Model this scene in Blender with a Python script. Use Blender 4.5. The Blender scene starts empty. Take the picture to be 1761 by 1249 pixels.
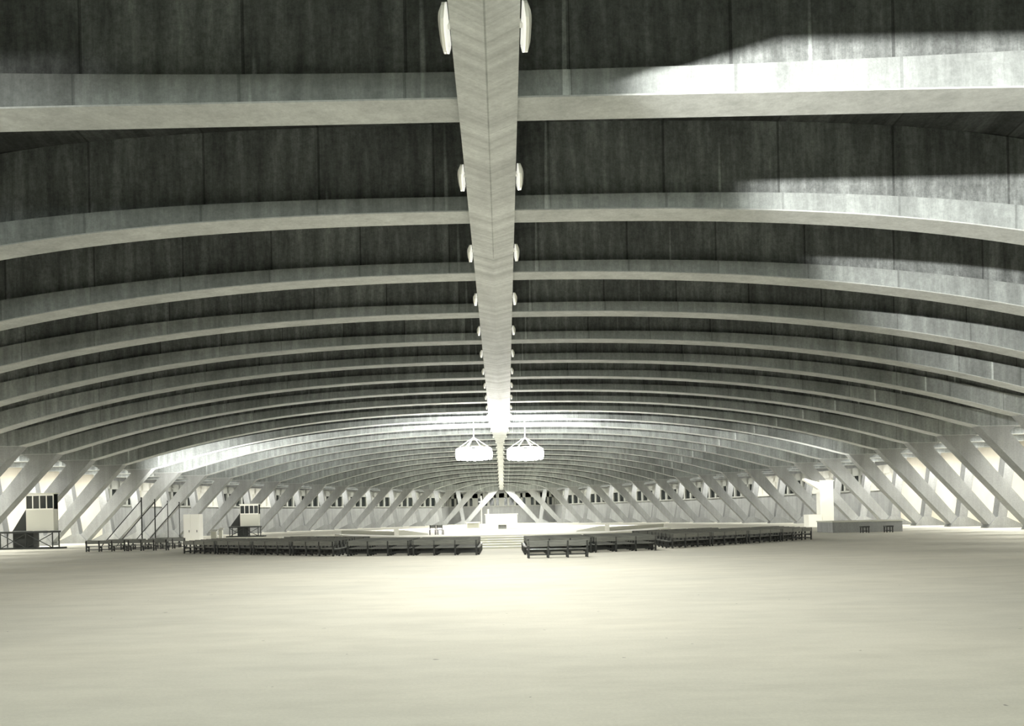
import bpy, math, random
from mathutils import Vector, Matrix
random.seed(7)
SC = bpy.context.scene
COL = SC.collection
PI = math.pi

# ---------------------------------------------------------------- camera, world, exposure
S = 6.6                    # spacing of the portal frames in metres
FPX = 1600.0               # focal length in pixels of the 1761 px wide frame
U = S / FPX                # one "unit" (pixel at one frame spacing) in metres
EYE = 413 * U              # eye height
CAMX = 0.10
ROLL = math.radians(1.2)
cd = bpy.data.cameras.new('camera'); cam = bpy.data.objects.new('camera', cd); COL.objects.link(cam)
cam.location = (CAMX, 0, EYE)
cam.rotation_euler = (PI / 2, ROLL, 0)
cd.sensor_width = 36.0
cd.lens = 36.0 * FPX / 1761.0
cd.shift_x = 16.5 / 1761.0
cd.shift_y = 261.5 / 1761.0
cd.clip_end = 500
SC.camera = cam
SC.view_settings.view_transform = 'Standard'
SC.view_settings.look = 'None'
SC.view_settings.gamma = 1.0
SC.view_settings.use_curve_mapping = False
SC.view_settings.exposure = 0.0
SC.cycles.max_bounces = 8
SC.cycles.diffuse_bounces = 5
SC.cycles.sample_clamp_indirect = 6.0

w = bpy.data.worlds.new('world'); SC.world = w; w.use_nodes = True
w.node_tree.nodes['Background'].inputs[0].default_value = (0.86, 0.92, 0.84, 1)
w.node_tree.nodes['Background'].inputs[1].default_value = 0.15

WARM = (1.0, 0.985, 0.93)
COOL = (0.93, 1.0, 0.93)
def light(name, kind, loc, power, color=WARM, **kw):
    d = bpy.data.lights.new(name, kind); d.energy = power; d.color = color
    target = kw.pop('target', None)
    for k, v in kw.items(): setattr(d, k, v)
    o = bpy.data.objects.new(name, d); COL.objects.link(o); o.location = loc
    if target is not None:
        o.rotation_euler = (Vector(target) - Vector(loc)).to_track_quat('-Z', 'Y').to_euler()
    return o

# ---------------------------------------------------------------- shape of the hall (k = frame number, d = k + 2.5 spacings ahead)
K0, K1 = -1, 25
def par(k): return max(0.0, 1 - ((k - 10) / 15.2) ** 2)
def HC(k): return EYE + (1242 + 795 * par(k)) * U          # underside of rib at the spine
def W(k): return 7437 * par(k) * U                          # half width at the knees
ZK = EYE + 1120 * U                                         # underside of the knee
FOOT = 1438 * U                                             # strut reach beyond the knee
WALL = 5.0                                                  # wall beyond the strut foot
def WF(k): return W(k) + FOOT
def WO(k): return WF(k) + WALL
def Y(k): return (k + 2.5) * S
def pw(k):                 # how flat the arch stays towards the spine
    t_ = [(-1, 9.0), (0, 9.0), (1, 2.8), (2, 2.38), (3, 2.5)]
    if k <= -1: return 9.0
    if k >= 3: return 2.5
    i = int(math.floor(k)) + 1; f_ = k - math.floor(k)
    return t_[i][1] * (1 - f_) + t_[i + 1][1] * f_
def zrib(k, x):
    s = abs(x) / max(W(k), 0.5)
    if s >= 1: return ZK + 0.05
    return ZK + (HC(k) - ZK) * (1 - s ** pw(k))
def depth(k, x):          # height of the pale bottom flange
    s = min(1.0, abs(x) / max(W(k), 0.5))
    return (0.36 if k > 0 else 0.46) + 0.62 * s ** 2
RIB = 2.25                # full depth of a rib from underside to slab
def at(px, py, d, drop=None):
    """world point of a photograph pixel at d spacings from the camera"""
    dx, dy = px - 864, py - 886
    c, s = math.cos(ROLL), math.sin(ROLL)
    return Vector((CAMX + (dx * c - dy * s) * d * U, d * S, EYE - (dx * s + dy * c) * d * U))

# ---------------------------------------------------------------- floodlights and fill light of the hall
# floodlights standing behind the camera: a strong one washing the right of the vault, a weak one the left
light('floodlight', 'SPOT', (-8.0, -3.0, 5.6), 88000, WARM, spot_size=math.radians(29), spot_blend=0.35, shadow_soft_size=0.3, target=(9.05, 15.3, 9.25))
light('floodlight_left', 'SPOT', (8.0, -3.0, 5.6), 22000, WARM, spot_size=math.radians(29), spot_blend=0.9, shadow_soft_size=0.4, target=(-11.4, 12.7, 9.0))
# added soft fill behind the camera, no opening there, brightening the near floor
light('near_floor_fill', 'AREA', (0, -12.0, 6.5), 3600, COOL, shape='RECTANGLE', size=14, size_y=3, target=(0, 6, 0))

# ---------------------------------------------------------------- materials
def mat(name, color, rough=0.8, metal=0.0, emit=None, strength=0.0):
    m = bpy.data.materials.new(name); m.use_nodes = True
    b = m.node_tree.nodes['Principled BSDF']
    b.inputs['Base Color'].default_value = (*color, 1); b.inputs['Roughness'].default_value = rough
    b.inputs['Metallic'].default_value = metal
    if emit:
        b.inputs['Emission Color'].default_value = (*emit, 1); b.inputs['Emission Strength'].default_value = strength
    return m
class NT:
    def __init__(s, m): s.t = m.node_tree; s.b = s.t.nodes['Principled BSDF']
    def n(s, kind, **kw):
        x = s.t.nodes.new(kind)
        for k, v in kw.items(): setattr(x, k, v)
        return x
    def l(s, a, b): s.t.links.new(a, b)
    def coords(s, scale):
        tc = s.n('ShaderNodeTexCoord'); mp = s.n('ShaderNodeMapping'); mp.inputs['Scale'].default_value = scale
        s.l(tc.outputs['Object'], mp.inputs['Vector']); return mp.outputs[0]
    def noise(s, scale, sc=1.0, detail=5, rough=0.6):
        n = s.n('ShaderNodeTexNoise'); n.inputs['Scale'].default_value = sc; n.inputs['Detail'].default_value = detail
        n.inputs['Roughness'].default_value = rough
        s.l(s.coords(scale), n.inputs['Vector']); return n.outputs['Fac']
    def ramp(s, fac, stops):
        r = s.n('ShaderNodeValToRGB'); e = r.color_ramp.elements
        while len(e) < len(stops): e.new(0.5)
        for i, (p, c) in enumerate(stops):
            e[i].position = p; e[i].color = (*((c,) * 3 if isinstance(c, float) else c), 1)
        s.l(fac, r.inputs[0]); return r.outputs[0]
    def mix(s, a, b, fac=1.0, mode='MULTIPLY'):
        m = s.n('ShaderNodeMix'); m.data_type = 'RGBA'; m.blend_type = mode
        for v, i in ((fac, 0), (a, 6), (b, 7)):
            if hasattr(v, 'links') or hasattr(v, 'is_linked'): s.l(v, m.inputs[i])
            else: m.inputs[i].default_value = v if i == 0 else (*v, 1)
        return m.outputs[2]
    def math(s, op, a, b=None):
        m = s.n('ShaderNodeMath'); m.operation = op
        for i, v in enumerate((a, b)):
            if v is None: continue
            if isinstance(v, (int, float)): m.inputs[i].default_value = v
            else: s.l(v, m.inputs[i])
        return m.outputs[0]
    def bump(s, h, st=0.3, dist=0.02):
        b = s.n('ShaderNodeBump'); b.inputs['Strength'].default_value = st; b.inputs['Distance'].default_value = dist
        s.l(h, b.inputs['Height']); s.l(b.outputs[0], s.b.inputs['Normal'])
    def out(s, c): s.l(c, s.b.inputs['Base Color'])

def tinted(v): return (v * 0.97, v * 1.0, v * 0.975)
def cool(v): return (v * 0.93, v * 1.0, v * 0.98)
def stained(name, lo, hi, amt):
    """stained concrete cast in panels, with upright streaks and drips"""
    m = mat(name, (0.1, 0.1, 0.1), 0.9); t = NT(m)
    st = t.ramp(t.noise((2.4, 0.25, 0.3), 1.0, 6, 0.7), [(0.30, 1 - .55 * amt), (0.5, 1 - .1 * amt), (0.72, 1 + .7 * amt)])
    bl = t.ramp(t.noise((0.16, 0.3, 0.3), 1.0, 3), [(0.35, cool(lo)), (0.65, cool(hi))])
    fine = t.ramp(t.noise((1, 1, 1), 10.0, 4, 0.85), [(0.3, 1 - .4 * amt), (0.7, 1 + .35 * amt)])
    wl = t.ramp(t.noise((0.8, 0.15, 0.02), 3.0, 2, 0.3), [(0.0, 1.0), (0.72, 1.0), (0.745, 1 + 1.8 * amt)])
    c = t.mix(t.mix(t.mix(bl, st), fine), wl)
    tc = t.n('ShaderNodeTexCoord'); sx = t.n('ShaderNodeSeparateXYZ'); t.l(tc.outputs['Object'], sx.inputs[0])
    cell = t.math('MULTIPLY', sx.outputs[0], 0.36)
    jn = t.math('LESS_THAN', t.math('ABSOLUTE', t.math('SUBTRACT', t.math('FRACT', cell), 0.5)), 0.01)
    wn = t.n('ShaderNodeTexWhiteNoise'); wn.noise_dimensions = '2D'; cb = t.n('ShaderNodeCombineXYZ')
    oi = t.n('ShaderNodeObjectInfo')
    t.l(t.math('FLOOR', t.math('ADD', cell, 0.5)), cb.inputs[0]); t.l(oi.outputs['Location'], wn.inputs['Vector'])
    ad = t.n('ShaderNodeVectorMath'); ad.operation = 'ADD'; t.l(cb.outputs[0], ad.inputs[0]); t.l(oi.outputs['Location'], ad.inputs[1])
    t.l(ad.outputs[0], wn.inputs['Vector'])
    c = t.mix(c, t.ramp(wn.outputs['Value'], [(0.0, 1 - .22 * amt), (1.0, 1 + .3 * amt)]))
    c = t.mix(c, (1 - .5 * amt,) * 3, jn)
    t.out(c); return m
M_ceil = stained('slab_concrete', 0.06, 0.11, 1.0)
M_web = stained('stained_shaded_web', 0.15, 0.235, 1.0)  # drip stains, with the gloom between the ribs worked into the dark tone
M_flange = stained('flange_concrete', 0.24, 0.34, 0.55)  # same rib concrete, its front toned down for the weaker light there
# light smooth concrete of the frames
def frame_concrete(name, lo, hi, sc=(0.5, 0.5, 0.5)):
    m = mat(name, (0.4, 0.4, 0.4), 0.8); t = NT(m)
    a = t.ramp(t.noise(sc, 1.0, 4, 0.6), [(0.3, tinted(lo)), (0.7, tinted(hi))])
    f = t.ramp(t.noise((1, 1, 1), 11.0, 4, 0.8), [(0.3, 0.84), (0.7, 1.12)])
    s2 = t.ramp(t.noise((2.2, 2.2, 0.12), 1.0, 4, 0.6), [(0.3, 0.86), (0.6, 1.05)])
    t.out(t.mix(t.mix(a, f), s2)); t.bump(t.noise((1, 1, 1), 14.0, 3), 0.15, 0.01)
    return m
M_rib = frame_concrete('lit_soffit_concrete', 0.46, 0.60)  # paler soffit copy; light bounced up from the floor put into its colour
M_strut = frame_concrete('strut_concrete', 0.27, 0.35)
M_foot = frame_concrete('footing_concrete', 0.26, 0.34)
# spine: pale with chevron formwork marks
M_spine = mat('spine_concrete', (0.5, 0.5, 0.5), 0.7); t = NT(M_spine)
tc = t.n('ShaderNodeTexCoord'); sx = t.n('ShaderNodeSeparateXYZ'); t.l(tc.outputs['Object'], sx.inputs[0])
v = t.math('ADD', t.math('MULTIPLY', sx.outputs[1], 1.15), t.math('MULTIPLY', t.math('ABSOLUTE', sx.outputs[0]), 0.9))
cv = t.n('ShaderNodeCombineXYZ'); t.l(v, cv.inputs[0])
nn = t.n('ShaderNodeTexNoise'); nn.inputs['Scale'].default_value = 0.9; nn.inputs['Detail'].default_value = 6; nn.inputs['Roughness'].default_value = 0.75
t.l(cv.outputs[0], nn.inputs['Vector'])
chev = t.ramp(nn.outputs['Fac'], [(0.36, tinted(0.40)), (0.58, tinted(0.66))])
crease = t.math('MULTIPLY', t.math('LESS_THAN', t.math('ABSOLUTE', sx.outputs[0]), 0.014), t.math('LESS_THAN', sx.outputs[1], 26.0))
chev = t.mix(chev, (0.35, 0.36, 0.34), t.math('MULTIPLY', crease, t.noise((0.4, 1.2, 0.4), 1.0, 2)))
t.out(t.mix(t.mix(chev, t.ramp(t.noise((1, 1, 1), 9.0, 4, 0.8), [(0.3, 0.82), (0.7, 1.1)])),
            t.ramp(t.noise((1.5, 0.25, 1), 1.0, 3), [(0.3, 0.88), (0.6, 1.05)])))
# floor: pale screed with faint blotches
M_floor = mat('floor_screed', (0.6, 0.6, 0.5), 0.5); t = NT(M_floor)
a = t.ramp(t.noise((0.10, 0.10, 1), 1.0, 4, 0.55), [(0.3, (0.57, 0.565, 0.49)), (0.68, (0.71, 0.69, 0.585))])
f = t.ramp(t.noise((1, 1, 1), 26.0, 5, 0.85), [(0.3, 0.90), (0.7, 1.06)])
g = t.ramp(t.noise((0.5, 1.2, 1), 1.0, 5, 0.7), [(0.35, 0.92), (0.6, 1.03)])
spk = t.ramp(t.noise((1, 1, 1), 5.0, 2, 0.5), [(0.0, 0.35), (0.225, 0.5), (0.245, 1.0)])
t.out(t.mix(t.mix(t.mix(a, f), g), spk))
t.l(t.ramp(t.noise((0.3, 0.3, 1), 1.0, 4), [(0.3, 0.8), (0.7, 0.95)]), t.b.inputs['Roughness'])
t.b.inputs['Specular IOR Level'].default_value = 0.1
# others
M_plaster = mat('cream_plaster', (0.72, 0.68, 0.57), 0.9); t = NT(M_plaster)
t.out(t.ramp(t.noise((0.5, 0.5, 0.5), 1.0, 4), [(0.3, (0.64, 0.60, 0.50)), (0.7, (0.76, 0.71, 0.60))]))
M_greywall = frame_concrete('grey_wall_concrete', 0.32, 0.40)
M_white = mat('white_paint', (0.85, 0.84, 0.76), 0.6)
M_pale = mat('pale_board', (0.62, 0.62, 0.54), 0.6)
M_step = mat('step_stone', (0.6, 0.6, 0.5), 0.6)
M_dark = mat('dark_steel', (0.03, 0.034, 0.032), 0.5, 0.3)
M_glass = mat('dark_window_glass', (0.02, 0.025, 0.025), 0.15)
M_litglass = mat('frosted_glass', (0.5, 0.5, 0.44), 0.4, emit=WARM, strength=0.35)
M_mull = mat('mullion_concrete', (0.42, 0.43, 0.39), 0.8)
M_wood = mat('dark_varnished_wood', (0.06, 0.06, 0.05), 0.5); t = NT(M_wood)
t.out(t.ramp(t.noise((1, 14, 14), 2.0, 4), [(0.3, (0.015, 0.017, 0.016)), (0.7, (0.04, 0.043, 0.04))]))
M_woodtop = mat('lit_wood', (0.2, 0.2, 0.17), 0.45); t = NT(M_woodtop)  # lighter copy of bench wood, light on tops and backs in the colour
t.out(t.ramp(t.noise((1, 10, 10), 2.0, 4), [(0.3, (0.12, 0.125, 0.115)), (0.7, (0.22, 0.225, 0.2))]))
M_lamp = mat('lit_tube', (1, 1, 1), 0.5, emit=WARM, strength=6.0)
M_globe = mat('lit_opal_glass', (1, 1, 1), 0.5, emit=WARM, strength=9.0)
M_trough = mat('white_enamel', (0.9, 0.9, 0.84), 0.35)
M_troughlit = mat('lit_reflector', (0.9, 0.9, 0.84), 0.35, emit=WARM, strength=0.5)

# ---------------------------------------------------------------- helpers
class MB:
    def __init__(s): s.v = []; s.f = []
    def poly(s, pts, faces):
        n = len(s.v); s.v += [tuple(p) for p in pts]; s.f += [tuple(n + i for i in f) for f in faces]; return s
    def box(s, x0, x1, y0, y1, z0, z1):
        return s.poly([(x0,y0,z0),(x1,y0,z0),(x1,y1,z0),(x0,y1,z0),(x0,y0,z1),(x1,y0,z1),(x1,y1,z1),(x0,y1,z1)],
                      [(0,3,2,1),(4,5,6,7),(0,1,5,4),(1,2,6,5),(2,3,7,6),(3,0,4,7)])
    def prism(s, xz, y0, y1):      # polygon in the xz plane, counter-clockwise seen from -y, extruded along y
        n = len(xz)
        a = sum(xz[i][0] * xz[(i+1) % n][1] - xz[(i+1) % n][0] * xz[i][1] for i in range(n))
        if a < 0: xz = xz[::-1]
        pts = [(x, y0, z) for x, z in xz] + [(x, y1, z) for x, z in xz]
        return s.poly(pts, [tuple(range(n)), tuple(range(2*n-1, n-1, -1))] + [(i, i+n, (i+1) % n + n, (i+1) % n) for i in range(n)])
    def bar(s, a, b, r, n=8, r2=None):
        a, b = Vector(a), Vector(b); d = (b - a).normalized(); r2 = r if r2 is None else r2
        u = d.cross(Vector((0, 0, 1)) if abs(d.z) < 0.9 else Vector((1, 0, 0))).normalized(); v = d.cross(u)
        pts = []
        for p, rr in ((a, r), (b, r2)):
            for i in range(n):
                t = 2 * PI * i / n; pts.append(p + (u * math.cos(t) + v * math.sin(t)) * rr)
        return s.poly(pts, [tuple(range(n)), tuple(range(2*n-1, n-1, -1))] + [(i, i+n, (i+1) % n + n, (i+1) % n) for i in range(n)])
    def lathe(s, prof, cx=0, cy=0, n=16):
        m = len(prof); pts = []
        for i in range(n):
            t = 2 * PI * i / n
            for r, z in prof: pts.append((cx + r * math.cos(t), cy + r * math.sin(t), z))
        f = [(i*m+j, ((i+1) % n)*m+j, ((i+1) % n)*m+j+1, i*m+j+1) for i in range(n) for j in range(m-1)]
        return s.poly(pts, f)
    def build(s, name, m, parent=None, bevel=0, smooth=False):
        me = bpy.data.meshes.new(name); me.from_pydata(s.v, [], s.f); me.materials.append(m); me.update()
        o = bpy.data.objects.new(name, me); COL.objects.link(o)
        if parent: o.parent = parent
        if smooth:
            for p in me.polygons: p.use_smooth = True
        if bevel:
            b = o.modifiers.new('bevel', 'BEVEL'); b.width = bevel; b.segments = 2; b.limit_method = 'ANGLE'
        return o
def tag(o, label=None, cat=None, group=None, kind=None):
    if label: o['label'] = label
    if cat: o['category'] = cat
    if group: o['group'] = group
    if kind: o['kind'] = kind
    return o
def thing(name, label, cat, loc=(0, 0, 0), rz=0, group=None):
    o = bpy.data.objects.new(name, None); COL.objects.link(o); o.location = loc; o.rotation_euler = (0, 0, rz)
    o.empty_display_size = 0.3
    return tag(o, label, cat, group)
def dup(root, loc, rz, label, group=None):
    r = root.copy(); COL.objects.link(r); r.location = loc; r.rotation_euler = (0, 0, rz); r['label'] = label
    if group: r['group'] = group
    for ch in list(root.children):
        c = ch.copy(); COL.objects.link(c); c.parent = r
        for g in ch.children:
            e = g.copy(); COL.objects.link(e); e.parent = c
    return r
ORD = ['first','second','third','fourth','fifth','sixth','seventh','eighth','ninth','tenth','eleventh','twelfth','thirteenth',
       'fourteenth','fifteenth','sixteenth','seventeenth','eighteenth','nineteenth','twentieth','twenty-first','twenty-second',
       'twenty-third','twenty-fourth','twenty-fifth','twenty-sixth','twenty-seventh','twenty-eighth']

# ---------------------------------------------------------------- setting: floor, ceiling, walls
KE = 26.6                                                    # far end wall
ks = [-4.4 + 0.5 * i for i in range(int((KE + 4.4) / 0.5) + 1)] + [KE]
def kk(k): return max(k, -3.4)
fl = MB().box(-55, 55, Y(-5.2), Y(KE) + 3, -0.3, 0)
tag(fl.build('floor', M_floor), kind='structure')
cl = MB(); NS = 64; rows = []
for k in ks:
    q = kk(k); w_ = W(q); wo = WO(q) + 0.6; row = []
    for i in range(NS + 1):
        u = -1 + 2 * i / NS
        x = u / 0.86 * w_ if abs(u) <= 0.86 else math.copysign(w_ + (wo - w_) * (abs(u) - 0.86) / 0.14, u)
        row.append((x, Y(k), zrib(q, x) + RIB))
    rows.append(row)
n = NS + 1
pts = [p for r in rows for p in r] + [(p[0], p[1], p[2] + 0.5) for r in rows for p in r]
off = len(rows) * n; fs = []
for j in range(len(rows) - 1):
    for i in range(NS):
        a = j * n + i; fs.append((a, a + n, a + n + 1, a + 1)); b = a + off; fs.append((b, b + 1, b + n + 1, b + n))
cl.poly(pts, fs)
tag(cl.build('ceiling', M_ceil, smooth=True), kind='structure')
ZT = ZK + RIB + 0.3
WSILL = 3.5
def wall_run(name, side, ka, kb, z0, z1, m, th=0.35):
    b = MB(); q = ka
    while q < kb - 1e-6:
        q2 = min(q + 1, kb); x0, x1 = side * WO(kk(q)), side * WO(kk(q2)); t0 = side * th
        b.poly([(x0, Y(q), z0), (x1, Y(q2), z0), (x1 + t0, Y(q2), z0), (x0 + t0, Y(q), z0),
                (x0, Y(q), z1), (x1, Y(q2), z1), (x1 + t0, Y(q2), z1), (x0 + t0, Y(q), z1)],
               [(0,1,2,3),(4,7,6,5),(0,4,5,1),(1,5,6,2),(2,6,7,3),(3,7,4,0)])
        q = q2
    tag(b.build(name, m), kind='structure')
KW = {1: 12, -1: 12}                                       # windows begin beyond this frame on each side
for side, nm in ((-1, 'left'), (1, 'right')):
    wall_run('wall_' + nm, side, -5, KW[side], 0, ZT, M_plaster)
    wall_run('wall_' + nm + '_far', side, KW[side], KE, 0, WSILL, M_greywall)
    wall_run('trim_%d' % (1 if side < 0 else 2), side, KW[side], KE, ZK - 0.15, ZT, M_greywall)
xe = WO(KE)
b = MB().box(-xe - 0.4, xe + 0.4, Y(KE), Y(KE) + 0.4, 0, WSILL); tag(b.build('wall_end', M_greywall), kind='structure')
b = MB().box(-xe - 0.4, xe + 0.4, Y(KE), Y(KE) + 0.4, ZK - 0.15, ZT); tag(b.build('trim_3', M_greywall), kind='structure')
b = MB().box(-16, 16, Y(-5) - 0.4, Y(-5), 0, ZT); tag(b.build('wall_back', M_plaster), kind='structure')

# windows: dark panes between upright mullions, every other bay pale and lit
wn = 0
def window(p0, p1, lit, nm=4):
    global wn; wn += 1
    p0, p1 = Vector(p0), Vector(p1); d = (p1 - p0); L = d.length; d.normalize(); nrm = Vector((-d.y, d.x, 0))
    z0, z1 = WSILL, ZK - 0.15
    fr = MB()
    def blk(a, b, za, zb, ta, tb):
        q = [p0 + d * a + nrm * ta, p0 + d * b + nrm * ta, p0 + d * b + nrm * tb, p0 + d * a + nrm * tb]
        return [(v.x, v.y, za) for v in q] + [(v.x, v.y, zb) for v in q]
    F = [(0,3,2,1),(4,5,6,7),(0,1,5,4),(1,2,6,5),(2,3,7,6),(3,0,4,7)]
    g = MB().poly(blk(0, L, z0, z1, -0.05, 0.05), F)
    o = g.build('window_%d' % wn, M_litglass if lit else M_glass); tag(o, kind='structure')
    for i in range(nm + 1):
        a = L * i / nm; ww = 0.55 if i in (0, nm) else 0.22
        fr.poly(blk(max(0, a - ww), min(L, a + ww), z0, z1, -0.3, 0.3), F)
    fr.poly(blk(0, L, z0, z0 + 0.16, -0.35, 0.35), F)
    fr.poly(blk(0, L, z1 - 0.9, z1, -0.3, 0.3), F)
    fr.build('mullion', M_white if lit else M_mull, o)
for side in (-1, 1):
    for k in range(KW[side], 26):
        a = (side * (WO(k) + 0.17), Y(k), 0); b_ = (side * (WO(k + 1 if k < 25 else KE) + 0.17), Y(k + 1 if k < 25 else KE), 0)
        lit = (k % 2 == (0 if side > 0 else 1)) and 12 <= k <= 17
        window(a, b_, lit) if side < 0 else window(a, b_, lit)
for i in range(4):
    x0 = -xe + 2 * xe * i / 4; window((x0, Y(KE) + 0.2, 0), (x0 + xe / 2, Y(KE) + 0.2, 0), False, 4)

# ---------------------------------------------------------------- portal frames
FW = 0.92 / 2
def portal_frame(k):
    n_ = k - K0
    where = 'just overhead behind the nearest visible one' if k < 0 else ('the nearest one crossing the top of the view' if k == 0 else
            ('the farthest, at the end of the hall' if k == K1 else ORD[k] + ' ahead counted from the nearest'))
    fr = thing('portal_frame', 'concrete portal frame, %s' % where, 'frame', (0, Y(k) - FW, 0), 0, 'portal frames of the hall')
    w_ = W(k); wo = WO(k) - 0.02
    for side, part in ((-1, 'arched_rib'), (1, 'arched_rib')):
        xs = [side * w_ * i / 30 for i in range(31)] + [side * (w_ + (wo - w_) * j / 4) for j in range(1, 5)]
        if w_ < 1: xs = [side * w_ * i / 4 for i in range(5)] + [side * (w_ + (wo - w_) * j / 4) for j in range(1, 5)]
        def sweep(section, name, m):
            ring = [section(x, zrib(k, x)) for x in xs]; M = len(ring[0]); f = []
            pts = [p for r in ring for p in r]
            for i in range(len(ring) - 1):
                for j in range(M):
                    a, c_, e, g = i*M+j, i*M+(j+1) % M, (i+1)*M+(j+1) % M, (i+1)*M+j
                    f.append((a, g, e, c_) if side > 0 else (a, c_, e, g))
            L = len(ring) - 1
            f.append(tuple(range(M)) if side > 0 else tuple(range(M-1, -1, -1)))
            f.append(tuple(L*M + j for j in (range(M-1, -1, -1) if side > 0 else range(M))))
            return MB().poly(pts, f).build(name, m, fr)
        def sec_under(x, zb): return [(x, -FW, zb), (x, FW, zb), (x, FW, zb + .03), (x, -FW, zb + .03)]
        def sec_flange(x, zb):
            zt = zb + depth(k, x); return [(x, -FW + .008, zb + .03), (x, FW - .008, zb + .03), (x, FW - .008, zt), (x, .1, zt + .03), (x, -.1, zt + .03), (x, -FW + .008, zt)]
        def sec_web(x, zb):
            zt = zb + depth(k, x); return [(x, -.15, zt - .04), (x, .15, zt - .04), (x, .15, zb + RIB + .1), (x, -.15, zb + RIB + .1)]
        rb = sweep(sec_flange, 'arched_rib', M_flange)
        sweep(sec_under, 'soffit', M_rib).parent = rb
        sweep(sec_web, 'web', M_web).parent = rb
        wf = w_ + FOOT
        strut = [(w_ - 0.05, ZK + 0.02), (wf, 0), (wf + 0.95, 0), (w_ + 1.7, ZK - 0.25), (w_ + 2.3, ZK + 0.1), (w_ + 2.3, ZK + 0.6), (w_ - 0.05, ZK + 0.6)]
        MB().prism([(side * x, z) for x, z in strut], -FW + .01, FW - .01).build('strut', M_strut, fr)
        arm = [(wf + 0.35, 0.1), (wf + 1.0, 0.1), (wf + 2.15, ZK + 0.3), (wf + 1.35, ZK + 0.3)]
        MB().prism([(side * x, z) for x, z in arm], -FW + .06, FW - .06).build('outer_arm', M_strut, fr)
        ft = [(wf - 0.35, -0.02), (wf - 0.2, 0.25), (wf + 0.3, 0.8), (wf + 1.0, 0.8), (wf + 2.7, -0.02)]
        MB().prism([(side * x, z) for x, z in ft], -FW - .12, FW + .12).build('footing', M_foot, fr)
    return fr
for k in range(K0, K1 + 1): portal_frame(k)

# ---------------------------------------------------------------- spine beam
def wsp(k):
    if k <= 9.5: v = 243 + 20.5 * k
    elif k <= 13.5: v = 438 - (438 - 175) * ((k - 9.5) / 4) ** 2
    else: v = 175
    return max(v, 195 if k < 0 else 100) * U / 2
b = MB(); ring = []
kq = [-4 + 0.5 * i for i in range(60)]; kq = [k for k in kq if k <= 25.5]
for k in kq:
    h = HC(kk(k)) - 0.12; w_ = wsp(k)
    ring.append([(-w_, Y(k), h), (0, Y(k), h - 0.06), (w_, Y(k), h), (w_, Y(k), h + 2.2), (-w_, Y(k), h + 2.2)])
pts = [p for r in ring for p in r]; f = []
for i in range(len(ring) - 1):
    for j in range(5): f.append((i*5+j, i*5+(j+1) % 5, (i+1)*5+(j+1) % 5, (i+1)*5+j))
f += [(4, 3, 2, 1, 0), tuple((len(ring)-1)*5 + j for j in range(5))]
b.poly(pts, f)
tag(b.build('spine_beam', M_spine), 'long pale concrete spine beam running down the middle of the ceiling', 'beam')

# lamp troughs hung on both flanks of the spine, one pair per bay, each lighting the floor
FLOOR_W = {}
def trough_proto():
    r = thing('lamp_trough', 'x', 'lamp', (0, 0, 0), 0, 'lamp troughs along the spine beam')
    n_ = 14; L = 0.58; b = MB(); c = MB(); a = []
    for i in range(n_ + 1):
        t_ = -1 + 2 * i / n_; hh = 0.2 * math.sqrt(max(0, 1 - t_ ** 4)) + 0.02
        a.append((t_ * L, hh))
    # shell: curved cup seen as a long lens, open to the inside
    for sgn, mb, th, off in ((1, b, 0.045, 0.0), (1, c, 0.02, -0.05)):
        pts = []
        for (yy, hh) in a:
            bulge = 0.09 * (hh / 0.22)
            pts += [(off, yy, 0.02), (off + bulge * .8, yy, -hh * .45), (off + bulge * 0.4, yy, -hh), (off + bulge * 0.4 - th, yy, -hh), (off + bulge * .8 - th, yy, -hh * .45), (off - th, yy, 0.02)]
        f = []
        for i in range(n_):
            for j in range(6): f.append((i*6+j, i*6+(j+1) % 6, (i+1)*6+(j+1) % 6, (i+1)*6+j))
        f += [(5, 4, 3, 2, 1, 0), tuple(n_*6 + j for j in range(6))]
        mb.poly(pts, f)
    b.build('shade', M_trough, r); c.build('reflector', M_troughlit, r)
    MB().box(-0.09, -0.03, -0.06, 0.06, -0.02, 0.05).build('bracket', M_trough, r)
    return r
tp = None
for k in range(-1, 25):
    km = k + 0.5
    for side in (-1, 1):
        x = side * (wsp(km) + 0.10); z = HC(km) + 0.12
        lab = 'white lamp trough on the %s flank of the spine, %s' % ('left' if side < 0 else 'right',
              'at top edge' if k < 0 else 'between %s and %s rib' % (ORD[k], ORD[k + 1]))
        if tp is None:
            tp = trough_proto(); tp.location = (x, Y(km), z); tp.rotation_euler = (0, 0, PI if side < 0 else 0); tp['label'] = lab
        else:
            dup(tp, (x, Y(km), z), PI if side < 0 else 0, lab)
        p = {-1: 420, 0: 620, 1: 760, 2: 620, 3: 420, 4: 420}.get(k, 440 if k < 13 else 1900)
        l = light('trough_light', 'SPOT', (x, Y(km), z - 0.5), p * 1.6, WARM, spot_size=math.radians(168), spot_blend=0.6, shadow_soft_size=0.12)

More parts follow.
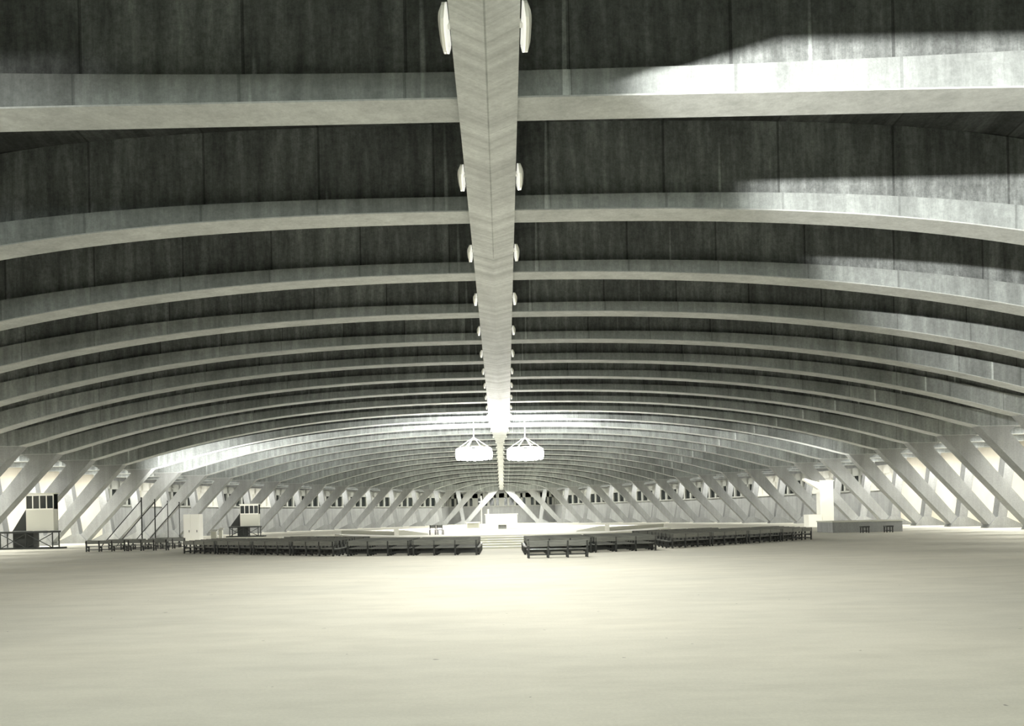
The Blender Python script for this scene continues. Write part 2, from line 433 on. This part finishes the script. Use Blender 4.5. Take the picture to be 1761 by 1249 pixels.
# ---------------------------------------------------------------- chandeliers over the altar
def chandelier(loc, label):
    r = thing('chandelier', label, 'chandelier', loc, 0, 'chandeliers above the altar platform')
    top = 1.45; R = 1.42
    MB().bar((0, 0, top), (0, 0, zrib(10, loc[0]) - loc[2]), 0.03).build('suspension_rod', M_white, r)
    rg = MB(); N = 40
    for i in range(N):
        a, c = 2*PI*i/N, 2*PI*(i+1)/N
        rg.bar((R*math.cos(a), R*math.sin(a), 0.5), (R*math.cos(c), R*math.sin(c), 0.5), 0.04, 6)
    rg.build('ring', M_white, r)
    for i in range(6):
        a = 2*PI*i/6; MB().bar((R*math.cos(a), R*math.sin(a), 0.5), (0, 0, top), 0.009, 5).build('suspension_wire', M_white, r)
    prof = [(0.0, -0.55), (0.17, -0.5), (0.24, -0.3), (0.25, 0.1), (0.2, 0.38), (0.08, 0.46), (0.0, 0.46)]
    for i in range(12):
        a = 2*PI*(i + .5)/12; MB().lathe(prof, R*math.cos(a), R*math.sin(a), 12).build('lamp_shade', M_globe, r, smooth=True)
    for i in range(5):
        a = 2*PI*(i + .2)/5; MB().lathe([(q, z - 0.08) for q, z in prof], 0.65*math.cos(a), 0.65*math.sin(a), 12).build('lamp_shade', M_globe, r, smooth=True)
    return r
for px, side in ((815.5, 'left'), (903, 'right')):
    p = at(px, 781, 12.5)
    p.y -= 0.46
    chandelier((p.x, p.y, p.z), 'glowing ring chandelier of white glass lamps hanging %s of the spine' % side)
    light('chandelier_light', 'POINT', (p.x, p.y, p.z + 0.1), 13500, WARM, shadow_soft_size=0.9)

# ---------------------------------------------------------------- ambulatory lamps behind the struts
lp = thing('ceiling_light', 'x', 'lamp', (0, 0, 0), 0, 'lamps above the side aisles')
MB().box(-0.75, 0.75, -0.13, 0.13, 0.0, 0.09).build('housing', M_trough, lp, 0.01)
MB().box(-0.72, 0.72, -0.11, 0.11, -0.08, 0.0).build('diffuser', M_lamp, lp, 0.02)
first = True
for side in (-1, 1):
    for k in range(1, 25):
        x = side * (WF(k + 0.5) - 0.6); z = ZK + 0.5
        lab = 'white lamp under %s aisle roof, between %s and %s frames' % ('left' if side < 0 else 'right', ORD[k], ORD[k+1])
        if first: lp.location = (x, Y(k+.5), z); lp['label'] = lab; first = False
        else: dup(lp, (x, Y(k+.5), z), 0, lab)
        MBr = None
        p = 780 if k < KW[side] else 430
        light('aisle_light', 'AREA', (x + side * 1.2, Y(k + .5), ZK + 0.55), p, WARM, shape='RECTANGLE', size=1.4, size_y=0.4)

# ---------------------------------------------------------------- altar platform
PX = CAMX; 
def ring_xy(sc=1.0):
    """half outline (x, d) of the platform, front to back"""
    return [(5.6 * sc, 8.15), (9.6 * sc, 9.0), (12.4 * sc, 10.4), (12.4 * sc, 12.6), (8.5 * sc, 14.0)]
b = MB(); hh = 0.56
o_ = ring_xy(); outl = [(PX - x, d * S) for x, d in o_] + [(PX + x, d * S) for x, d in reversed(o_)]
n = len(outl); b.poly([(x, y, -0.02) for x, y in outl] + [(x, y, hh) for x, y in outl],
    [tuple(range(n)), tuple(range(2*n-1, n-1, -1))] + [(i, i + n, (i+1) % n + n, (i+1) % n) for i in range(n)])
plat = thing('altar_platform', 'broad pale stone altar platform with central steps in the middle of the hall', 'platform', (0, 0, 0))
b.build('deck', M_white, plat)
y0, y1 = 7.15 * S, 8.15 * S
for i in range(5):
    yy = y0 + (y1 - y0) * i / 5
    MB().box(PX - 4.6, PX + 4.6, yy, y1 + 0.02, -0.01, hh * (i + 1) / 6 ).build('step', M_step, plat)
for s_, pxx in ((-1, 682), (1, 1044)):
    p = at(pxx, 912, 8.9)
    MB().box(p.x - .14, p.x + .14, p.y - .14, p.y + .14, 0, 0.98).build('corner_post', M_white, plat)
    q = at(864 + s_ * 120, 920, 8.3)
    m = MB().prism([(p.x, 0.0), (p.x, 0.88), (p.x - s_ * 0.5, 0.88), (q.x + s_*0.6, 0.62), (q.x, 0.0)], p.y - .1, p.y + .1)
    m.build('balustrade', M_pale, plat)
    e = at(864 + s_ * 275, 905, 10.6)
    m = MB(); a_, c_ = Vector((p.x, p.y)), Vector((e.x, e.y)); dd = (c_ - a_).normalized() * 0.1; nn_ = Vector((-dd.y, dd.x))
    pts = [a_ - nn_, c_ - nn_, c_ + nn_, a_ + nn_]
    m.poly([(q_.x, q_.y, 0.0) for q_ in pts] + [(q_.x, q_.y, 0.8) for q_ in pts], [(0,3,2,1),(4,5,6,7),(0,1,5,4),(1,2,6,5),(2,3,7,6),(3,0,4,7)])
    m.build('balustrade', M_pale, plat)
# altar block with niche, cross pole, candle
pa, pb = at(834.5, 887, 11), at(889.5, 887, 11); pn0, pn1 = at(857, 903, 11), at(871, 913, 11)
yA = 11 * S; alt = thing('altar', 'large white altar block with a square niche on the altar platform', 'altar', ((pa.x + pb.x)/2, yA, hh))
ox = (pa.x + pb.x)/2; hw = (pb.x - pa.x)/2; zt = pa.z - hh + .05; nx0, nx1 = pn0.x - ox, pn1.x - ox; nz1 = pn0.z - hh; nz0 = max(0.06, pn1.z - hh)
MB().box(-hw, nx0, 0, 1.2, 0, zt).box(nx1, hw, 0, 1.2, 0, zt).box(nx0, nx1, 0, 1.2, nz1, zt).box(nx0, nx1, 0, 1.2, 0, nz0).box(nx0, nx1, 0.5, 1.2, nz0, nz1).build('block', M_white, alt)
MB().box(-hw - .06, hw + .06, -.06, 1.26, zt, zt + .07).build('altar_top', M_white, alt, 0.01)
MB().box(nx0, nx1, 0.42, 0.499, nz0, nz1).build('niche_door', M_greywall, alt)
p = at(834, 853, 11)
cr = thing('altar_cross', 'tall thin white cross standing at the left end of the altar', 'cross', (pa.x - .3, yA + .3, hh))
MB().bar((0, 0, 0), (0, 0, p.z - hh), 0.05).build('pole', M_white, cr)
MB().box(-.22, .22, -.04, .04, p.z - hh - .5, p.z - hh - .42).build('crossbar', M_white, cr)
MB().lathe([(0, 0), (.2, 0), (.2, .05), (.05, .12)], 0, 0).build('base', M_white, cr)
p = at(839, 877, 11)
cn = thing('candle', 'thick white candle standing on the left end of the altar top', 'candle', (p.x, yA + .5, hh + zt + .07))
MB().lathe([(0, 0), (.09, 0), (.08, p.z - hh - zt - .02), (0, p.z - hh - zt)], 0, 0).build('wax', M_white, cn)
MB().bar((0, 0, p.z - hh - zt - .01), (0, 0, p.z - hh - zt + .05), .01).build('wick', M_dark, cn)
# credence table
p0, p1 = at(801, 901.5, 11.5), at(826, 901.5, 11.5)
tb = thing('credence_table', 'low white table on the altar platform, left of the altar', 'table', ((p0.x + p1.x)/2, p0.y, hh))
hw = (p1.x - p0.x)/2; h_ = 0.62
MB().box(-hw, hw, -.3, .3, h_ - .1, h_).build('tabletop', M_white, tb, .01)
for a in (-1, 1):
    for c in (-1, 1): MB().box(a*(hw-.09)-.04, a*(hw-.09)+.04, c*.24-.04, c*.24+.04, 0, h_-.1).build('leg', M_white, tb)
MB().box(-hw + .13, hw - .13, .2, .24, .1, h_ - .12).build('back_panel', M_pale, tb)
# prie-dieu chairs on the platform
def kneeler(loc, rz, label, first=[None]):
    if first[0] is not None: return dup(first[0], loc, rz, label)
    r = thing('kneeling_chair', label, 'chair', loc, rz, 'chairs on the altar platform')
    MB().box(-.2, .2, -.2, .2, .28, .32).build('seat', M_woodtop, r, .005)
    for a in (-1, 1):
        for c in (-1, 1): MB().box(a*.17-.02, a*.17+.02, c*.17-.02, c*.17+.02, 0, .28 if c < 0 else .62).build('leg', M_wood, r)
    MB().box(-.17, .17, .155, .185, .42, .6).build('backrest', M_woodtop, r)
    first[0] = r; return r
for i, (px, nmx) in enumerate(((744, 'left one'), (757, 'right one'))):
    p = at(px, 921, 8.75); kneeler((p.x, p.y, hh), 0.3 * i, 'small dark chair near the front edge of the altar platform, %s of the pair' % nmx)

# ---------------------------------------------------------------- benches
def make_bench(L, label):
    r = thing('bench', label, 'bench', (0, 0, 0), 0, 'rows of benches before the altar')
    H, D = 0.68, 0.42                    # people sit facing +y (towards the altar)
    MB().box(-L/2, L/2, -.16, .2, .315, .35).build('seat', M_woodtop, r, .006)
    MB().box(-L/2, L/2, -.235, -.205, .47, H).build('backrest', M_woodtop, r, .006)
    MB().box(-L/2 + .05, L/2 - .05, -.02, .03, .10, .15).build('stretcher', M_wood, r)
    nl = 4
    for i in range(nl):
        x = -L/2 + .06 + (L - .12) * i / (nl - 1)
        m = MB()
        m.box(x - .035, x + .035, -.235, -.17, 0, H - .02).box(x - .035, x + .035, .12, .18, 0, .315).box(x - .03, x + .03, -.17, .12, .26, .315).box(x - .03, x + .03, -.17, .12, .08, .13)
        m.build('leg', M_wood, r)
    return r
benches = {}
def bench(L, loc, rz, label, group):
    if L not in benches:
        o = make_bench(L, label); o.location = loc; o.rotation_euler = (0, 0, rz); o['group'] = group; benches[L] = o; return o
    return dup(benches[L], loc, rz, label, group)
def row_block(side, x0, d0, ang, n_rows, n_b, L, gap, pitch, blk, skew=0.0):
    """rows start at (x0, d0 spacings) and run outwards at an angle; further rows lie behind"""
    ux, uy = side * math.cos(ang), math.sin(ang)          # along the row, outwards
    vx, vy = -side * math.sin(ang), math.cos(ang)         # towards the altar
    nm = 'left' if side < 0 else 'right'
    for r_ in range(n_rows):
        for b_ in range(n_b):
            a = L/2 + b_ * (L + gap) + skew * r_
            x = x0 + ux * a + vx * pitch * r_; y = d0 * S + uy * a + vy * pitch * r_
            lab = 'dark bench in %s %s block, %s row, %s from the aisle' % (nm, blk, ORD[r_], ORD[b_])
            bench(L, (x, y, 0), side * ang, lab, 'benches of the %s %s block' % (nm, blk))
row_block(1, at(903, 950, 5.95).x, 5.95, math.radians(19), 8, 2, 3.0, 0.12, 0.76, 'central', 0.262)
row_block(-1, at(824, 950, 6.1).x, 6.1, math.radians(15), 8, 2, 3.0, 0.12, 0.76, 'central', 0.204)
row_block(1, at(1138, 944, 6.5).x + .3, 6.5, math.radians(42), 7, 4, 3.0, 0.12, 0.76, 'outer', 0.69)
row_block(-1, at(592, 957, 6.35).x - .3, 6.35, math.radians(40), 7, 4, 3.0, 0.12, 0.76, 'outer', 0.65)
row_block(1, 7.3, 7.7, math.radians(42), 2, 3, 2.4, 0.12, 0.8, 'rear', .5)
row_block(-1, -7.3, 7.7, math.radians(42), 2, 3, 2.4, 0.12, 0.8, 'rear', .5)
p0, p1 = at(905, 960, 5.5), at(1013, 960, 5.5)
bench(2.4, ((p0.x + p1.x)/2, 5.5 * S, 0), math.radians(3), 'single dark bench standing alone in front of the right central block', 'benches of the right central block')
# loose benches on the left
for i, (px, d, a, t_) in enumerate(((184, 8.5, 1, 'nearest the booth'), (256, 8.5, -1, 'in front, towards the cabinet'), (221, 8.95, 1, 'second row, nearer the booth'), (289, 8.95, -1, 'second row, nearer the cabinet'), (300, 9.4, 2, 'third row back'))):
    p = at(px, 948, d); bench(2.4, (p.x, p.y, 0), math.radians(a), 'loose dark bench at the left below the masts, %s' % t_, 'loose benches at the left')

# ---------------------------------------------------------------- commentator booths on scaffold
def booth(px0, px1, ytop, ymid, ybot, ybase, d, label, deck_px0, group='booths'):
    a = at(px0, ymid, d); c = at(px1, ybot, d); tp_ = at((px0+px1)/2, ytop, d).z; mid = at((px0+px1)/2, ymid, d).z; bot = at((px0+px1)/2, ybot, d).z
    cx = (a.x + c.x)/2; hw = (c.x - a.x)/2; D = 0.6; x_out = at(deck_px0, ybot, d).x - cx
    r = thing('observation_booth', label, 'booth', (cx, d * S, 0), 0, group)
    MB().box(-hw, hw, -.04, .04, bot, mid).build('front_panel', M_pale, r)
    MB().box(-hw - .0, hw, D, D + .05, bot, tp_).build('back_panel', M_dark, r)
    MB().box(hw - .05, hw, .04, D, bot, mid).build('side_panel', M_pale, r)
    MB().prism([(-hw - 1.1, bot), (-hw, bot), (-hw, mid + .2)], .2, .25).build('side_screen', M_dark, r)
    wf = MB(); nwin = 4; zz = tp_ - .12
    wf.box(-hw, hw, -.05, .05, zz, tp_)
    for i in range(nwin + 1):
        x = -hw + 2*hw*i/nwin; wf.box(max(-hw, x - .035), min(hw, x + .035), -.04, .04, mid, zz)
    wf.box(-hw, hw, -.05, .05, mid - .05, mid + .05)
    wo_ = wf.build('window_frame', M_white, r)
    MB().box(-hw + .02, hw - .02, 0, .02, mid + .05, zz).build('pane', M_glass, wo_)
    MB().box(-hw - .1, hw + .1, -.1, D + .06, tp_, tp_ + .07).build('roof', M_pale, r)
    MB().box(x_out, hw + .1, -.3, D + .2, bot - .16, bot - .02).build('deck', M_dark, r)
    xs = [x_out + .06, (x_out + hw)/2, hw]
    for x in xs:
        for y in (-.25, D + .1): MB().bar((x, y, 0), (x, y, bot - .1), .045).build('post', M_dark, r)
    for i in range(2):
        for (za, zb) in ((.08, bot - .2), (bot - .2, .08)):
            MB().bar((xs[i], -.25, za), (xs[i+1], -.25, zb), .03).build('brace', M_dark, r)
    MB().box(x_out - .3, hw + .6, -.4, D, 0.0, .12).build('base_frame', M_dark, r)
    MB().box(xs[0] + .7, xs[1] + .35, .1, .9, .12, bot - .16).build('equipment_box', M_dark, r)
    return r
booth(45, 93, 850, 876, 913, 948, 9.9, 'white fronted booth with windows on a dark scaffold at the far left edge', 2, 'scaffold booths')
booth(413, 445, 868, 884, 905, 920, 14.5, 'smaller pale booth with windows on a scaffold, farther away on the left', 395, 'scaffold booths')

# white cabinet
p0, p1 = at(315, 885, 9.1), at(342, 885, 9.1); h_ = p0.z; hw = (p1.x - p0.x)/2
cb = thing('tall_cabinet', 'tall white cabinet with double doors standing left of the benches', 'cabinet', ((p0.x + p1.x)/2, p0.y, 0))
MB().box(-hw, hw, 0, .8, 0.02, h_).build('body', M_white, cb, .01)
sp = -hw + 2*hw*.47
for a, c in ((-hw + .02, sp - .012), (sp + .012, hw - .02)):
    dd = MB().box(a, c, -.03, 0, .55, h_ - .34).build('door', M_white, cb)
    MB().box(a, c, -.03, 0, h_ - .31, h_ - .03).build('upper_door', M_white, cb)
    MB().box((a + c)/2 + (.12 if a < 0 else -.2), (a + c)/2 + (.15 if a < 0 else -.17), -.06, -.03, 1.0, 1.15).build('door_handle', M_dark, dd)
MB().box(-hw - .05, hw + .3, -.25, .9, 0, .5).build('plinth', M_white, cb)
for i in range(4): pass

# masts with slanting stays
for i, (px, py, d, nm) in enumerate(((243, 857, 9.6, 'leftmost and thickest'), (266, 860, 10.1, 'second from the left'), (288, 863, 10.6, 'third from the left'), (308, 865, 11.1, 'nearest the white cabinet'))):
    p = at(px, py, d); ms = thing('mast', 'thin dark mast with a slanting stay, %s of the four' % nm, 'mast', (p.x, p.y, 0), 0, 'masts with slanting stays at the left')
    MB().bar((0, 0, 0), (0, 0, p.z), .045 if i < 2 else .03, 6).build('pole', M_dark, ms)
    MB().bar((0, 0, p.z), (0, 0, p.z + .06), .05, 6).build('cap', M_dark, ms)
    MB().bar((0, 0, p.z - .12), (-(p.z - .25) * .93, 0, 0.02), .034, 5).build('stay', M_dark, ms)
    MB().box(-.15, .15, -.15, .15, 0, .05).build('foot_plate', M_dark, ms)

# pale cabinets behind the left benches
for i, (px, d, h_, nm, ww) in enumerate(((368, 10.2, 1.05, 'wider one', .5), (380, 10.3, 1.15, 'narrower one with a white face', .3))):
    p = at(px, 910, d)
    r = thing('lectern', 'pale wooden lectern behind the left outer benches, %s' % nm, 'lectern', (p.x, p.y, 0), 0, 'lecterns behind the left benches')
    MB().box(-ww*.4, ww*.4, -.15, .15, .06, h_ - .12).build('body', M_white if i else M_pale, r, .01)
    MB().box(-ww/2, ww/2, -.25, .25, 0, .06).build('base', M_pale, r)
    MB().poly([(-ww/2, -.25, h_ - .14), (ww/2, -.25, h_ - .14), (ww/2, .25, h_), (-ww/2, .25, h_), (-ww/2, -.25, h_ - .1), (ww/2, -.25, h_ - .1), (ww/2, .25, h_ + .04), (-ww/2, .25, h_ + .04)],
              [(0,3,2,1),(4,5,6,7),(0,1,5,4),(1,2,6,5),(2,3,7,6),(3,0,4,7)]).build('reading_top', M_white, r)

# right: tall white panel tower with projecting arm
d = 13.0
p0, p1 = at(1410, 828, d), at(1433, 828, d); hw = (p1.x - p0.x)/2
tw = thing('white_tower', 'tall bright white panelled tower beside the struts, right of the benches', 'tower', ((p0.x + p1.x)/2, p0.y, 0))
MB().box(-hw, hw, 0, 1.1, 0, p0.z).build('body', M_white, tw, .03)
a = at(1385, 826, d); ax = a.x - (p0.x + p1.x)/2
MB().prism([(ax, a.z), (-hw + .02, p0.z - .75), (-hw + .02, p0.z - .1), (ax, a.z + .18)], .2, .9).build('canopy', M_white, tw)
MB().box(ax + .1, -hw, -.4, 1.0, 0, 1.15).build('side_counter', M_white, tw, .02)
MB().box(-hw - .05, hw + .05, -.06, 1.16, p0.z, p0.z + .08).build('cap', M_white, tw)
light('tower_fill', 'SPOT', (p0.x - 6, p0.y - 12, 7.2), 6500, WARM, spot_size=math.radians(34), spot_blend=.8, shadow_soft_size=.3, target=(p0.x, p0.y, 2.6))  # added spot with no fixture, brightens the tower front

# right: low grey dais with two stools in front
d = 9.7
p0, p1 = at(1432, 896, d), at(1552, 896, d)
ds = thing('grey_dais', 'low plain grey dais below the struts at the right', 'dais', ((p0.x + p1.x)/2, d * S, 0))
hw = (p1.x - p0.x)/2
MB().box(-hw, hw, 0, 3.2, 0, .72).build('body', M_foot, ds, .01)
MB().box(-hw - .05, hw + .05, -.05, 3.25, .72, .8).build('top_slab', M_pale, ds, .01)
def stool(loc, rz, label, first=[None]):
    if first[0] is not None: return dup(first[0], loc, rz, label)
    r = thing('stool', label, 'stool', loc, rz, 'stools before the grey dais')
    MB().box(-.26, .26, -.22, .22, .36, .46).build('seat', M_wood, r, .02)
    for a_ in (-1, 1):
        for c_ in (-1, 1): MB().box(a_*.2-.03, a_*.2+.03, c_*.17-.03, c_*.17+.03, 0, .36).build('leg', M_wood, r)
    MB().box(-.2, .2, -.02, .02, .1, .15).build('stretcher', M_wood, r)
    first[0] = r; return r
for px, nm in ((1487, 'left'), (1528, 'right')):
    p = at(px, 915, 9.45); stool((p.x, p.y, 0), .1, 'small dark stool in front of the grey dais, %s one' % nm)

light('altar_fill', 'SPOT', (PX, 52, 8.6), 9000, WARM, spot_size=math.radians(26), spot_blend=.6, shadow_soft_size=.3, target=(PX, 72.6, 0.8))  # unseen spot added to whiten the altar front
for sx_ in (-3.2, 3.2): light('aisle_light', 'AREA', (sx_, Y(25.7), ZK + .5), 420, WARM, shape='RECTANGLE', size=1.4, size_y=.4)  # extra fill added to brighten the far end, no fixtures here
light('cabinet_fill', 'SPOT', (-15.5, Y(5.2), 8.3), 3000, WARM, spot_size=math.radians(24), spot_blend=.8, shadow_soft_size=.3, target=(-19.9, 60.0, 1.2))  # added spot lifting the cabinet front out of shade
# floodlights under the spine beside the chandeliers, thrown down the far half of the vault
for sx_ in (-1.6, 1.6): light('vault_floodlight', 'SPOT', (sx_, Y(9.1), 7.3), 5500, WARM, spot_size=math.radians(160), spot_blend=.5, shadow_soft_size=.3, target=(sx_ * 6, Y(17), 8.6))
# uplights that wash the knees and vault beside the altar
for side, pw_, xx, kx in ((-1, 19000, -28.0, 9.6), (1, 3000, 28.0, 9.6)):
    light('vault_uplight', 'SPOT', (xx, Y(kx) - 1.0, 1.0), pw_, WARM, spot_size=math.radians(95), spot_blend=.9, shadow_soft_size=.3, target=(xx * .93, Y(kx) + 6, 8.5))
